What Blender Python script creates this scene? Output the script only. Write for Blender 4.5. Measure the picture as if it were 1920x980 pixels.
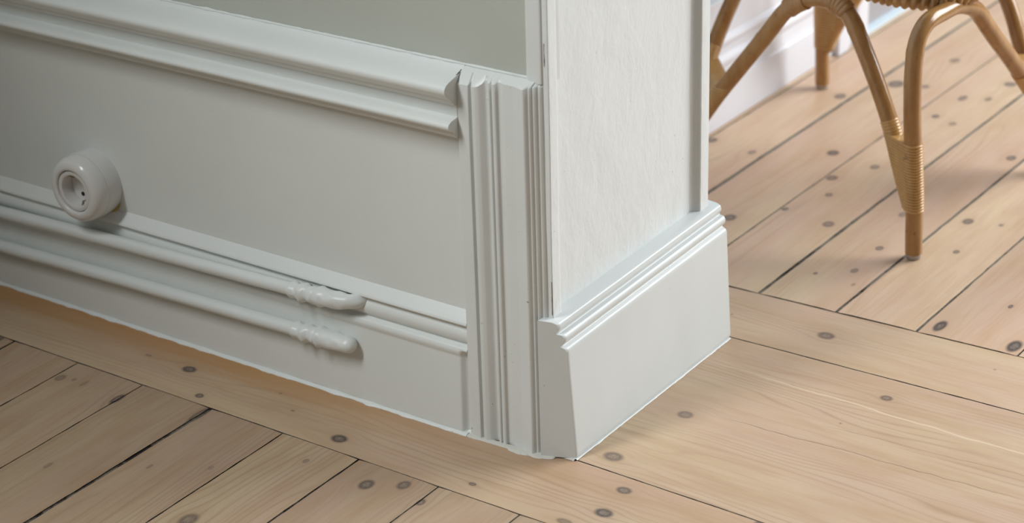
import bpy, bmesh, math, random
from mathutils import Vector, Matrix, noise
random.seed(7)
S = bpy.context.scene
COL = S.collection
for o in list(bpy.data.objects):
    bpy.data.objects.remove(o)

# ------------------------------------------------------------------ camera
RIGHT = Vector((0.8220758, 0.5686970, -0.0278400))
DOWN = Vector((0.2211320, -0.3639487, -0.9047883))
FWD = Vector((-0.5246828, 0.7376483, -0.4249506))
cam_d = bpy.data.cameras.new('camera')
cam = bpy.data.objects.new('camera', cam_d)
COL.objects.link(cam)
M = Matrix((RIGHT, -DOWN, -FWD)).transposed().to_4x4()
M.translation = Vector((1.14979864, -1.73181366, 1.22190934))
cam.matrix_world = M
cam_d.sensor_fit = 'HORIZONTAL'
cam_d.sensor_width = 36.0
cam_d.lens = 4006.87 / 1920 * 36.0
cam_d.clip_start = 0.05
cam_d.dof.use_dof = True
cam_d.dof.focus_distance = 2.43
cam_d.dof.aperture_fstop = 4.8
S.camera = cam

# ------------------------------------------------------------------ colour management
S.view_settings.view_transform = 'Standard'
S.view_settings.look = 'None'
S.view_settings.exposure = 0.0
S.view_settings.gamma = 1.0
S.view_settings.use_curve_mapping = False

# ------------------------------------------------------------------ light
W = bpy.data.worlds.new('world')
S.world = W
W.use_nodes = True
bg = W.node_tree.nodes['Background']
bg.inputs['Color'].default_value = (0.93, 0.97, 1.0, 1)
bg.inputs['Strength'].default_value = 0.13


def area(name, loc, target, sx, sy, power, colour):
    d = bpy.data.lights.new(name, 'AREA')
    d.shape = 'RECTANGLE'
    d.size = sx
    d.size_y = sy
    d.energy = power
    d.color = colour
    o = bpy.data.objects.new(name, d)
    COL.objects.link(o)
    o.location = loc
    o.rotation_euler = (Vector(target) - Vector(loc)).to_track_quat('-Z', 'Y').to_euler()
    return o


# daylight through the window of the far room (behind and right of the opening)
area('daylight_far_window', (2.05, 3.15, 1.95), (0.0, 0.6, 0.1), 2.4, 2.2, 212, (0.95, 0.98, 1.0))
# daylight through the window of the near room
area('daylight_near_window', (-1.60, -2.15, 3.0), (-0.3, 0.0, 0.2), 1.6, 1.5, 218, (0.955, 0.985, 0.99))


# ------------------------------------------------------------------ materials
class NT:
    def __init__(self, name):
        self.m = bpy.data.materials.new(name)
        self.m.use_nodes = True
        self.t = self.m.node_tree
        self.b = self.t.nodes['Principled BSDF']

    def n(self, typ, **kw):
        x = self.t.nodes.new(typ)
        for k, v in kw.items():
            setattr(x, k, v)
        return x

    def l(self, a, b):
        self.t.links.new(a, b)

    def val(self, sock, v):
        if isinstance(v, bpy.types.NodeSocket):
            self.l(v, sock)
        else:
            sock.default_value = v

    def math(self, op, a, b=None, c=None, clamp=False):
        x = self.n('ShaderNodeMath', operation=op)
        x.use_clamp = clamp
        self.val(x.inputs[0], a)
        if b is not None:
            self.val(x.inputs[1], b)
        if c is not None:
            self.val(x.inputs[2], c)
        return x.outputs[0]

    def vmath(self, op, a, b=None):
        x = self.n('ShaderNodeVectorMath', operation=op)
        self.val(x.inputs[0], a)
        if b is not None:
            self.val(x.inputs[1], b)
        return x.outputs['Value'] if op in ('LENGTH', 'DOT_PRODUCT', 'DISTANCE') else x.outputs[0]

    def noise(self, vec, scale, detail=2.0, rough=0.5, dist=0.0):
        x = self.n('ShaderNodeTexNoise')
        if vec is not None:
            self.l(vec, x.inputs['Vector'])
        x.inputs['Scale'].default_value = scale
        x.inputs['Detail'].default_value = detail
        x.inputs['Roughness'].default_value = rough
        x.inputs['Distortion'].default_value = dist
        return x.outputs['Fac']

    def ramp(self, fac, stops):
        x = self.n('ShaderNodeValToRGB')
        self.l(fac, x.inputs[0])
        e = x.color_ramp.elements
        while len(e) > 1:
            e.remove(e[-1])
        e[0].position = stops[0][0]
        e[0].color = tuple(stops[0][1]) + (1,)
        for p, c in stops[1:]:
            k = e.new(p)
            k.color = tuple(c) + (1,)
        return x.outputs['Color']

    def mr(self, v, a, b, c=0.0, d=1.0, smooth=False):
        x = self.n('ShaderNodeMapRange')
        if smooth:
            x.interpolation_type = 'SMOOTHSTEP'
        self.val(x.inputs['Value'], v)
        x.inputs['From Min'].default_value = a
        x.inputs['From Max'].default_value = b
        x.inputs['To Min'].default_value = c
        x.inputs['To Max'].default_value = d
        return x.outputs['Result']

    def mix(self, fac, a, b, mode='MIX'):
        x = self.n('ShaderNodeMix')
        x.data_type = 'RGBA'
        x.blend_type = mode
        self.val(x.inputs[0], fac)
        self.val(x.inputs[6], a if isinstance(a, bpy.types.NodeSocket) else tuple(a) + (1,))
        self.val(x.inputs[7], b if isinstance(b, bpy.types.NodeSocket) else tuple(b) + (1,))
        return x.outputs[2]

    def bump(self, h, strength, dist):
        x = self.n('ShaderNodeBump')
        x.inputs['Strength'].default_value = strength
        x.inputs['Distance'].default_value = dist
        self.l(h, x.inputs['Height'])
        self.l(x.outputs[0], self.b.inputs['Normal'])


def objcoord(k):
    return k.n('ShaderNodeTexCoord').outputs['Object']


def mapping(k, vec, scale=(1, 1, 1), rot=(0, 0, 0), loc=(0, 0, 0)):
    x = k.n('ShaderNodeMapping')
    k.l(vec, x.inputs[0])
    x.inputs['Scale'].default_value = scale
    x.inputs['Rotation'].default_value = rot
    x.inputs['Location'].default_value = loc
    return x.outputs[0]


def paint(name, col, rough=0.38, brush=(1, 1, 1), amt=0.00045, wavy=0.0, chips=0.0):
    k = NT(name)
    oc = objcoord(k)
    v = mapping(k, oc, brush)
    fine = k.noise(v, 260, 3, 0.6)
    mid = k.noise(v, 45, 3, 0.55)
    h = k.math('ADD', k.math('MULTIPLY', fine, 0.45), k.math('MULTIPLY', mid, 1.0))
    if wavy:
        wv = k.noise(mapping(k, oc, (1, 1, 0.62)), 26, 4, 0.6, 0.3)
        h = k.math('ADD', h, k.math('MULTIPLY', wv, wavy))
    tone = k.noise(oc, 9, 4, 0.6)
    c = k.mix(k.mr(tone, 0.3, 0.75), [x * 0.975 for x in col], [min(1, x * 1.02) for x in col])
    if chips:
        sp = k.noise(oc, 210, 2, 0.5)
        big = k.noise(oc, 21, 2, 0.5)
        f = k.math('MULTIPLY', k.mr(sp, 0.735, 0.76), k.mr(big, 0.5, 0.56), clamp=True)
        c = k.mix(k.math('MULTIPLY', f, chips), c, (0.12, 0.09, 0.07))
    k.l(c, k.b.inputs['Base Color'])
    k.b.inputs['Roughness'].default_value = rough
    k.b.inputs['Specular IOR Level'].default_value = 0.4
    k.bump(h, 0.6, amt)
    return k.m


WHITE = (0.725, 0.755, 0.735)
m_trim = paint('white_gloss_trim_paint', WHITE, 0.33, (1, 1, 1), 0.0003)
m_trim_long = paint('brushed_white_rail_paint', WHITE, 0.33, (0.12, 1, 1), 0.0003)
m_panel = paint('white_panel_paint', (0.71, 0.74, 0.715), 0.42, (0.5, 1, 1), 0.0003, 0.5)
m_pil = paint('white_casing_paint', (0.69, 0.715, 0.695), 0.33, (1, 1, 0.1), 0.0003, 0.3, 0.7)
m_jamb = paint('white_jamb_paint', (0.73, 0.76, 0.75), 0.36, (1, 1, 0.6), 0.0007, 3.6, 0.35)
m_basejamb = paint('white_jamb_baseboard_paint', (0.655, 0.685, 0.675), 0.33, (1, 0.3, 1), 0.0003, 0.4, 0.3)
m_grey = paint('sage_grey_wall_paint', (0.47, 0.49, 0.44), 0.6, (1, 1, 1), 0.0005, 1.8, 0.25)
m_far = paint('far_room_white_paint', (0.70, 0.71, 0.76), 0.35, (1, 0.2, 1), 0.0003)
m_blue = paint('pale_blue_wall_paint', (0.60, 0.72, 0.80), 0.5, (1, 1, 1), 0.0003)
m_doorgrey = paint('grey_lavender_door_in_shade', (0.36, 0.34, 0.35), 0.5, (1, 1, 1), 0.0003)  # door standing in shadow, its shade put into the base colour
m_caulk = paint('cracked_filler_paint', (0.60, 0.59, 0.53), 0.6, (1, 1, 1), 0.0015, 2.0, 0.5)


def simple(name, col, rough, metal=0.0):
    k = NT(name)
    k.b.inputs['Base Color'].default_value = tuple(col) + (1,)
    k.b.inputs['Roughness'].default_value = rough
    k.b.inputs['Metallic'].default_value = metal
    n_ = k.noise(objcoord(k), 400, 2)
    k.bump(n_, 0.3, 0.0002)
    return k.m


m_porc = simple('glazed_white_porcelain', (0.70, 0.70, 0.68), 0.16)
m_socket_in = simple('matte_white_socket_insert', (0.68, 0.67, 0.65), 0.35)
m_dark = simple('dark_contact_hole', (0.01, 0.01, 0.01), 0.7)
m_brass = simple('aged_brass_contact', (0.32, 0.27, 0.14), 0.35, 0.9)
m_glue = simple('yellowed_glue_stain', (0.45, 0.34, 0.10), 0.4)
m_glide = simple('translucent_plastic_glide', (0.42, 0.38, 0.35), 0.4)


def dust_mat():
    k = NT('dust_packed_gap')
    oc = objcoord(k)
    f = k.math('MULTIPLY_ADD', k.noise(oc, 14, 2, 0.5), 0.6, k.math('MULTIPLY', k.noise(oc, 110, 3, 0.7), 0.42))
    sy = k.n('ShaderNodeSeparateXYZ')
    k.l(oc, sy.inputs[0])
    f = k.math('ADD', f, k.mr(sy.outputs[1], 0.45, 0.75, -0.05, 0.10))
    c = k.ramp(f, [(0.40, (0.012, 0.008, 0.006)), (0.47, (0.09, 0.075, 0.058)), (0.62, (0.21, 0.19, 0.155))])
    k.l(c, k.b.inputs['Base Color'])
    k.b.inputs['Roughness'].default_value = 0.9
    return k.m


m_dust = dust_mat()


# --- wood: UV holds metres along (u) and across (v) the grain, attribute 'plank' a number per board
def knot_group():
    g = bpy.data.node_groups.new('knot_mark', 'ShaderNodeTree')
    I = g.interface
    for nm, t in (('P', 'NodeSocketVector'), ('Centre', 'NodeSocketVector'), ('Inv', 'NodeSocketVector'),
                  ('Strength', 'NodeSocketFloat'), ('Mask', 'NodeSocketFloat'), ('Halo', 'NodeSocketFloat'),
                  ('Warp', 'NodeSocketVector')):
        I.new_socket(name=nm, in_out='INPUT', socket_type=t)
    I.new_socket(name='Core', in_out='INPUT', socket_type='NodeSocketFloat')
    for nm, t in (('Mask', 'NodeSocketFloat'), ('Halo', 'NodeSocketFloat'), ('Warp', 'NodeSocketVector'), ('Core', 'NodeSocketFloat')):
        I.new_socket(name=nm, in_out='OUTPUT', socket_type=t)
    N = g.nodes
    gi = N.new('NodeGroupInput')
    go = N.new('NodeGroupOutput')

    def vm(op, a, b):
        x = N.new('ShaderNodeVectorMath')
        x.operation = op
        g.links.new(a, x.inputs[0])
        if b is not None:
            if isinstance(b, bpy.types.NodeSocket):
                g.links.new(b, x.inputs[3 if op == 'SCALE' else 1])
            else:
                x.inputs[1].default_value = b
        return x.outputs['Value'] if op == 'LENGTH' else x.outputs[0]

    def mt(op, a, b):
        x = N.new('ShaderNodeMath')
        x.operation = op
        for i, s in enumerate((a, b)):
            if s is None:
                continue
            if isinstance(s, bpy.types.NodeSocket):
                g.links.new(s, x.inputs[i])
            else:
                x.inputs[i].default_value = s
        return x.outputs[0]

    d0 = vm('SUBTRACT', gi.outputs['P'], gi.outputs['Centre'])
    dist = vm('LENGTH', vm('MULTIPLY', d0, gi.outputs['Inv']), None)
    mr = N.new('ShaderNodeMapRange')
    mr.interpolation_type = 'SMOOTHSTEP'
    g.links.new(dist, mr.inputs['Value'])
    mr.inputs['From Min'].default_value = 1.25
    mr.inputs['From Max'].default_value = 0.65
    mask = mt('MULTIPLY', mr.outputs[0], gi.outputs['Strength'])
    g.links.new(mt('MAXIMUM', gi.outputs['Mask'], mask), go.inputs['Mask'])
    m2 = N.new('ShaderNodeMapRange')
    m2.interpolation_type = 'SMOOTHSTEP'
    g.links.new(dist, m2.inputs['Value'])
    m2.inputs['From Min'].default_value = 0.75
    m2.inputs['From Max'].default_value = 0.25
    g.links.new(mt('MAXIMUM', gi.outputs['Core'], m2.outputs[0]), go.inputs['Core'])
    e = mt('POWER', 2.718, mt('MULTIPLY', mt('MULTIPLY', dist, dist), -0.16))
    g.links.new(mt('ADD', gi.outputs['Halo'], mt('MULTIPLY', e, gi.outputs['Strength'])), go.inputs['Halo'])
    w = vm('SCALE', d0, mt('MULTIPLY', e, 0.8))
    g.links.new(vm('ADD', gi.outputs['Warp'], w), go.inputs['Warp'])
    return g


KG = knot_group()


def wood(name, knots, along, light=1.0, rough=0.42, cracks=(), amber=False):
    """along: 'x' or 'y', the direction the boards run"""
    k = NT(name)
    oc = objcoord(k)
    pos = mapping(k, oc, (1, 1, 0))
    mask = halo = warp = core = None
    for (x, y, r, el, s) in knots:
        g = k.n('ShaderNodeGroup')
        g.node_tree = KG
        k.l(pos, g.inputs['P'])
        g.inputs['Centre'].default_value = (x, y, 0)
        rx, ry = (r * el, r) if along == 'x' else (r, r * el)
        g.inputs['Inv'].default_value = (1 / rx, 1 / ry, 0)
        g.inputs['Strength'].default_value = s
        if mask is not None:
            k.l(mask, g.inputs['Mask'])
            k.l(halo, g.inputs['Halo'])
            k.l(warp, g.inputs['Warp'])
            k.l(core, g.inputs['Core'])
        mask, halo, warp, core = g.outputs[0], g.outputs[1], g.outputs[2], g.outputs[3]
    at = k.n('ShaderNodeAttribute')
    at.attribute_name = 'plank'
    rnd = at.outputs['Fac']
    sep = k.n('ShaderNodeSeparateXYZ')
    k.l(pos, sep.inputs[0])
    u, v = (sep.outputs[0], sep.outputs[1]) if along == 'x' else (sep.outputs[1], sep.outputs[0])
    if warp is not None:
        sw = k.n('ShaderNodeSeparateXYZ')
        k.l(warp, sw.inputs[0])
        v = k.math('SUBTRACT', v, sw.outputs[1 if along == 'x' else 0])

    def uv3(su, sv, off=0.0):
        c = k.n('ShaderNodeCombineXYZ')
        k.l(k.math('MULTIPLY', u, su), c.inputs[0])
        k.l(k.math('MULTIPLY', v, sv), c.inputs[1])
        k.l(k.math('MULTIPLY_ADD', rnd, 37.0, off), c.inputs[2])
        return c.outputs[0]

    # cathedral figure: distorted rings, sharper on one side of each ring
    low = k.noise(uv3(1.6, 11), 1.0, 2, 0.5)
    ph = k.math('MULTIPLY_ADD', low, 11.0, k.math('MULTIPLY', v, 95.0))
    fr = k.math('FRACT', ph)
    ring = k.math('POWER', k.math('ABSOLUTE', k.math('MULTIPLY_ADD', fr, 2.0, -1.0)), 5.0)
    streak = k.noise(uv3(5, 190, 3.0), 1.0, 3, 0.6)
    patch = k.noise(uv3(3.0, 9, 9.0), 1.0, 3, 0.55)
    patch2 = k.noise(uv3(7, 40, 5.0), 1.0, 3, 0.6)
    fine = k.noise(uv3(40, 1500, 1.0), 1.0, 2, 0.6)
    L = light
    pale = (0.540 * L, 0.410 * L, 0.270 * L)
    pink = (0.500 * L, 0.345 * L, 0.250 * L)
    tan = (0.440 * L, 0.285 * L, 0.165 * L)
    c = k.mix(k.mr(patch, 0.34, 0.66), pink, pale)
    c = k.mix(k.math('MULTIPLY', k.mr(patch2, 0.42, 0.72), 0.65), c, tan)
    figure = k.mr(k.noise(uv3(2.2, 16, 21.0), 1.0, 2, 0.5), 0.42, 0.62)
    c = k.mix(k.math('MULTIPLY', k.math('MULTIPLY', ring, figure), 0.62), c, (0.33 * L, 0.21 * L, 0.135 * L))
    c = k.mix(k.math('MULTIPLY', k.mr(streak, 0.5, 0.8), 0.5), c, (0.40 * L, 0.27 * L, 0.175 * L))
    c = k.mix(k.mr(fine, 0.45, 0.75, 0, 0.12), c, (0.3 * L, 0.2 * L, 0.14 * L))
    # board-to-board tone
    hs = k.n('ShaderNodeHueSaturation')
    k.l(c, hs.inputs['Color'])
    k.l(k.math('MULTIPLY_ADD', rnd, 0.12, 0.93), hs.inputs['Value'])
    c = hs.outputs[0]
    if amber:
        # unbleached varnish strip left along the skirting
        e = k.noise(mapping(k, oc, (3, 60, 0)), 1.0, 3, 0.6)
        edge = k.math('ADD', sep.outputs[1], k.math('MULTIPLY', e, 0.05))
        f = k.mr(edge, -0.065, -0.005, 0, 0.85, True)
        f = k.math('MULTIPLY', f, k.mr(sep.outputs[0], -0.10, -0.45, 0.15, 1))
        c = k.mix(f, c, (0.42, 0.21, 0.065))
    for (x0, y0, x1, y1, w, ccol, cst) in cracks:
        # hairline split: a dark line with a wavering course
        nx, ny = -(y1 - y0), (x1 - x0)
        ln = math.hypot(nx, ny)
        nx, ny = nx / ln, ny / ln
        tx, ty = (x1 - x0) / ln, (y1 - y0) / ln
        d = k.vmath('DOT_PRODUCT', pos, (nx, ny, 0))
        t = k.vmath('DOT_PRODUCT', pos, (tx, ty, 0))
        wob = k.math('MULTIPLY_ADD', k.noise(mapping(k, oc, (14, 14, 0), loc=(x0 * 9, 0, 0)), 1.0, 3, 0.6), 0.014, -0.007)
        d = k.math('ABSOLUTE', k.math('ADD', k.math('SUBTRACT', d, x0 * nx + y0 * ny), wob))
        t0 = x0 * tx + y0 * ty
        f = k.mr(d, w, w * 0.3)
        f = k.math('MULTIPLY', f, k.mr(t, t0, t0 + ln * 0.15))
        f = k.math('MULTIPLY', f, k.mr(t, t0 + ln, t0 + ln * 0.85))
        c = k.mix(k.math('MULTIPLY', f, cst), c, ccol)
    if mask is not None:
        c = k.mix(k.math('MULTIPLY', halo, 0.34, clamp=True), c, (0.36 * L, 0.23 * L, 0.15 * L))
        kn = k.noise(oc, 380, 3, 0.7)
        kc = k.ramp(kn, [(0.30, (0.035, 0.025, 0.021)), (0.5, (0.072, 0.054, 0.046)), (0.75, (0.13, 0.105, 0.09))])
        kc = k.mix(k.math('MULTIPLY', core, k.mr(kn, 0.4, 0.6, 0.3, 0.9)), kc, (0.25, 0.20, 0.16))
        c = k.mix(mask, c, kc)
    k.l(c, k.b.inputs['Base Color'])
    k.b.inputs['Roughness'].default_value = rough
    k.b.inputs['Specular IOR Level'].default_value = 0.35
    h = k.math('ADD', k.math('MULTIPLY', fine, 0.4), k.math('MULTIPLY', ring, -0.15))
    k.bump(h, 0.35, 0.0004)
    return k.m


K_front = [(-0.787, -0.140, .007, 2.4, .9), (-0.6423, -0.1714, .0065, 1.3, .55), (-0.6237, -0.1664, .003, 1.3, .45),
           (-0.606, -0.167, .0028, 3, .4), (-0.5446, -0.1732, .0055, 2.4, .9), (-0.257, -0.167, .0035, 1.4, .5),
           (-0.167, -0.1711, .0085, 1.3, .85), (-0.1312, -0.150, .0075, 1.3, .75), (-0.2853, -0.3312, .010, 1.4, .7),
           (-0.094, -0.168, .0045, 1.6, .8), (-0.434, -0.150, .006, 3.5, .75), (-0.50, -0.33, .003, 2.5, .45),
           (-0.40, -0.27, .002, 3, .5), (-0.70, -0.30, .004, 1.5, .5), (-0.339, -0.2353, .003, 1.5, .4)]
K_border = [(-0.5209, -0.0722, .0075, 1.35, .95), (-0.4649, -0.1156, .005, 1.2, .85), (-0.2567, -0.1076, .0085, 1.25, .95),
            (-0.59, -0.071, .0025, 2, .5), (-0.068, -0.1078, .0033, 1.5, .75), (0.0805, -0.0307, .0072, 1.3, .85),
            (0.0865, -0.0813, .0085, 1.3, .95), (0.060, -0.118, .005, 2, .6), (0.2428, -0.010, .008, 1.4, .8),
            (0.45, -0.07, .008, 1.3, .8), (-0.345, -0.085, .0018, 1.5, .6), (-0.385, -0.060, .0015, 1.5, .6)]
K_thresh = [(0.0315, 0.0252, .0095, 1.3, .75), (0.0517, 0.1499, .0085, 1.15, .65), (0.2314, 0.308, .0065, 1.2, .75),
            (0.60, 0.12, .009, 1.3, .8), (0.213, 0.226, .0012, 1.2, .7)]
K_band = [(0.0984, 0.4141, .0095, 1.2, .75), (0.31, 0.44, .0016, 1.2, .5), (0.55, 0.42, .009, 1.3, .8),
          (-0.03, 0.405, .0014, 1.2, .6)]
K_back = [(0.2065, 0.5125, .0072, 2.3, 1.0), (0.3058, 0.5097, .0085, 2.0, 1.0), (0.2594, 0.6086, .003, 2, .85),
          (-0.0532, 0.7169, .008, 1.3, .7), (0.0414, 0.6818, .0055, 1.4, .75), (0.0442, 0.6012, .005, 1.6, .65),
          (0.0043, 0.5674, .003, 1.4, .8), (0.0617, 0.5628, .0025, 2, .5), (0.1338, 0.7239, .0045, 1.4, .75),
          (0.1502, 0.8355, .0035, 1.4, .6), (-0.1812, 0.6672, .009, 1.3, .85), (-0.2702, 0.893, .006, 1.6, .6),
          (-0.1658, 0.9528, .009, 1.2, .9), (-0.1236, 0.8664, .0085, 1.2, .8), (-0.0991, 0.8083, .0055, 1.3, .7),
          (-0.1291, 0.7331, .005, 1.3, .85), (-0.3459, 0.9051, .008, 1.3, .9), (-0.094, 1.259, .0065, 2.0, .75),
          (-0.0577, 1.2749, .0055, 1.8, .7), (-0.0547, 1.3545, .010, 1.1, .8), (-0.0978, 1.1655, .006, 1.4, .85),
          (-0.0623, 1.1499, .006, 1.4, .6), (-0.1665, 1.2776, .007, 1.2, .7), (-0.1768, 1.4139, .009, 1.3, .6),
          (0.0675, 1.0676, .007, 1.5, .8), (-0.2119, 1.2651, .013, 1.3, .85), (-0.2639, 1.17, .009, 1.4, .8),
          (-0.0885, 0.9341, .007, 1.3, .7), (0.1066, 0.8239, .0075, 1.4, .8), (0.02, 0.80, .006, 1.6, .6)]
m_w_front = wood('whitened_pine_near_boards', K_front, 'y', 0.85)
m_w_border = wood('whitened_pine_border_board', K_border, 'x', amber=True)
m_w_thresh = wood('whitened_pine_threshold_board', K_thresh, 'x', 0.98,
                  cracks=((0.08, 0.165, 0.46, 0.182, .0007, (0.09, .05, .03), .8), (0.19, 0.212, 0.48, 0.229, .0005, (0.09, .05, .03), .6), (-0.02, 0.281, 0.7, 0.262, .0022, (0.66, .52, .37), .75)))
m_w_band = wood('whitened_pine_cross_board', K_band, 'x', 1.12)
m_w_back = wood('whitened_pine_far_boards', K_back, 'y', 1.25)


def rattan(name, base, dark, ring=0.0):
    k = NT(name)
    oc = objcoord(k)
    f = k.noise(mapping(k, oc, (1, 1, 0.25)), 60, 4, 0.65)
    c = k.mix(k.mr(f, 0.3, 0.75), dark, base)
    sp = k.noise(oc, 55, 2, 0.5)
    c = k.mix(k.mr(sp, 0.68, 0.74, 0, 0.55), c, [x * 0.4 for x in dark])
    k.l(c, k.b.inputs['Base Color'])
    k.b.inputs['Roughness'].default_value = 0.21
    k.b.inputs['Specular IOR Level'].default_value = 0.55
    k.bump(f, 0.3, 0.0006)
    return k.m


m_cane = rattan('varnished_rattan_cane', (0.44, 0.245, 0.090), (0.31, 0.145, 0.042))
m_wrap = rattan('pale_rattan_wrapping', (0.62, 0.375, 0.145), (0.47, 0.255, 0.080))


m_rim = rattan('golden_rattan_weave', (0.50, 0.285, 0.100), (0.36, 0.175, 0.05))


# ------------------------------------------------------------------ mesh helpers
def finish(name, bm, mat, parent=None, kind=None, sharp=32, label=None, smooth=True):
    bmesh.ops.remove_doubles(bm, verts=bm.verts, dist=1e-7)
    bmesh.ops.recalc_face_normals(bm, faces=bm.faces)
    for f in bm.faces:
        f.smooth = smooth
    lim = math.radians(sharp)
    for e in bm.edges:
        if len(e.link_faces) == 2:
            e.smooth = e.calc_face_angle(0) < lim
        else:
            e.smooth = False
    for f in bm.faces:
        if len(f.verts) > 6:
            f.smooth = False
            for e in f.edges:
                e.smooth = False
    me = bpy.data.meshes.new(name)
    bm.to_mesh(me)
    bm.free()
    mats = mat if isinstance(mat, (list, tuple)) else [mat]
    for m in mats:
        me.materials.append(m)
    o = bpy.data.objects.new(name, me)
    COL.objects.link(o)
    if parent is not None:
        o.parent = parent
    if kind:
        o['kind'] = kind
    if label:
        o['label'] = label
    return o


def fillet(pts, r, n=4, closed=False):
    """round the corners of a 2D polyline; a point may carry its own radius as third value"""
    out = []
    N = len(pts)
    for i, p in enumerate(pts):
        rr = p[2] if len(p) > 2 else r
        P = Vector(p[:2])
        if (not closed and i in (0, N - 1)) or rr <= 0:
            out.append(P)
            continue
        A = Vector(pts[(i - 1) % N][:2])
        B = Vector(pts[(i + 1) % N][:2])
        a, b = A - P, B - P
        la, lb = a.length, b.length
        if la < 1e-9 or lb < 1e-9:
            out.append(P)
            continue
        a, b = a / la, b / lb
        t = min(rr, la * 0.48, lb * 0.48)
        p0, p1 = P + a * t, P + b * t
        for j in range(n + 1):
            s = j / n
            out.append((1 - s) ** 2 * p0 + 2 * s * (1 - s) * P + s * s * p1)
    return out


def wob(v, amp, sc=9.0, seed=0.0):
    return amp * noise.noise(Vector((v[0] * sc + seed, v[1] * sc, v[2] * sc)))


def extrude(bm, prof, place, a, b, n=24, amp=0.0003, caps=True, seed=0.0, mat=0, push=None):
    """prof: closed 2D polygon, place(t, p) -> 3D; lofted from a to b"""
    rings = []
    st = list(a) if isinstance(a, (list, tuple)) else [a + (b - a) * i / n for i in range(n + 1)]
    n = len(st) - 1
    for t in st:
        ring = []
        for j, p in enumerate(prof):
            P = Vector(place(t, p))
            d = wob((t, p[0] * 3, p[1] * 3), amp, 7.0, seed)
            P = P + (push or Vector((0, -1, 0))) * d
            ring.append(bm.verts.new(P))
        rings.append(ring)
    m = len(prof)
    for i in range(n):
        for j in range(m):
            f = bm.faces.new((rings[i][j], rings[i][(j + 1) % m], rings[i + 1][(j + 1) % m], rings[i + 1][j]))
            f.material_index = mat
    if caps:
        bm.faces.new(rings[0])
        bm.faces.new(list(reversed(rings[-1])))


def box(bm, x0, x1, y0, y1, z0, z1):
    vs = [bm.verts.new((x, y, z)) for x in (x0, x1) for y in (y0, y1) for z in (z0, z1)]
    for f in ((0, 1, 3, 2), (4, 6, 7, 5), (0, 4, 5, 1), (2, 3, 7, 6), (0, 2, 6, 4), (1, 5, 7, 3)):
        bm.faces.new([vs[i] for i in f])


def catmull(pts, per=10):
    P = [Vector(p) for p in pts]
    P = [P[0] * 2 - P[1]] + P + [P[-1] * 2 - P[-2]]
    out = []
    for i in range(1, len(P) - 2):
        a, b, c, d = P[i - 1:i + 3]
        for k_ in range(per):
            t = k_ / per
            out.append(0.5 * ((2 * b) + (c - a) * t + (2 * a - 5 * b + 4 * c - d) * t * t + (3 * b - a - 3 * c + d) * t ** 3))
    out.append(P[-2])
    return out


def sweep(bm, path, rad, seg=20, closed=False, caps=True):
    """rad(i, arc, ang, point) -> radius"""
    n = len(path)
    T = []
    for i in range(n):
        a = path[(i - 1) % n] if (closed or i > 0) else path[i]
        b = path[(i + 1) % n] if (closed or i < n - 1) else path[i]
        T.append((b - a).normalized())
    up = Vector((0, 0, 1)) if abs(T[0].z) < 0.9 else Vector((1, 0, 0))
    N0 = (up - T[0] * up.dot(T[0])).normalized()
    arc = 0
    rings = []
    for i in range(n):
        if i:
            arc += (path[i] - path[i - 1]).length
            N0 = (N0 - T[i] * N0.dot(T[i])).normalized()
        B = T[i].cross(N0)
        ring = []
        for j in range(seg):
            an = 2 * math.pi * j / seg
            r = rad(i, arc, an, path[i]) if callable(rad) else rad
            ring.append(bm.verts.new(path[i] + (N0 * math.cos(an) + B * math.sin(an)) * r))
        rings.append(ring)
    m = n if closed else n - 1
    for i in range(m):
        R0, R1 = rings[i], rings[(i + 1) % n]
        for j in range(seg):
            bm.faces.new((R0[j], R0[(j + 1) % seg], R1[(j + 1) % seg], R1[j]))
    if caps and not closed:
        bm.faces.new(list(reversed(rings[0])))
        bm.faces.new(rings[-1])


# ------------------------------------------------------------------ floor
def plank(bm, lay, c00, c10, c11, c01, nu, nv, mat, val, rough_amp=0.0004, seed=0.0, z=0.0):
    """corners in order; u runs c00->c10"""
    c00, c10, c11, c01 = (Vector((p[0], p[1], z)) for p in (c00, c10, c11, c01))
    grid = []
    for i in range(nu + 1):
        s = i / nu
        row = []
        for j in range(nv + 1):
            t = j / nv
            P = (c00.lerp(c10, s)).lerp(c01.lerp(c11, s), t)
            inward = (c01.lerp(c11, s) - c00.lerp(c10, s)).normalized()
            if j in (0, nv):
                w = rough_amp * (0.6 + 1.3 * noise.noise(P * 45 + Vector((seed, 0, 0))) + 0.7 * noise.noise(P * 14 + Vector((0, seed, 0))))
                P = P + inward * (w if j == 0 else -w)
                P.z -= 0.0007
            row.append(bm.verts.new(P))
        grid.append(row)
    faces = []
    for i in range(nu):
        for j in range(nv):
            faces.append(bm.faces.new((grid[i][j], grid[i + 1][j], grid[i + 1][j + 1], grid[i][j + 1])))
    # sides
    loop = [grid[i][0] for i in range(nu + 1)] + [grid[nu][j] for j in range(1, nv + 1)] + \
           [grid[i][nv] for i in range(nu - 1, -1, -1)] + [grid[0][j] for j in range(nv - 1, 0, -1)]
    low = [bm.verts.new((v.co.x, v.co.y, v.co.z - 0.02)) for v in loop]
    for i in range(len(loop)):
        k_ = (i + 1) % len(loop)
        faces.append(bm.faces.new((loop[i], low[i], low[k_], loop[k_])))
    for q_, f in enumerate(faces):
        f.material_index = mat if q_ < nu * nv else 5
        for lp in f.loops:
            lp[lay] = (val, val, val, 1)


def edge_levels(nv_width, n=6):
    return n


bm = bmesh.new()
lay = bm.loops.layers.float_color.new('plank')
rv = random.Random(5)
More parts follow.
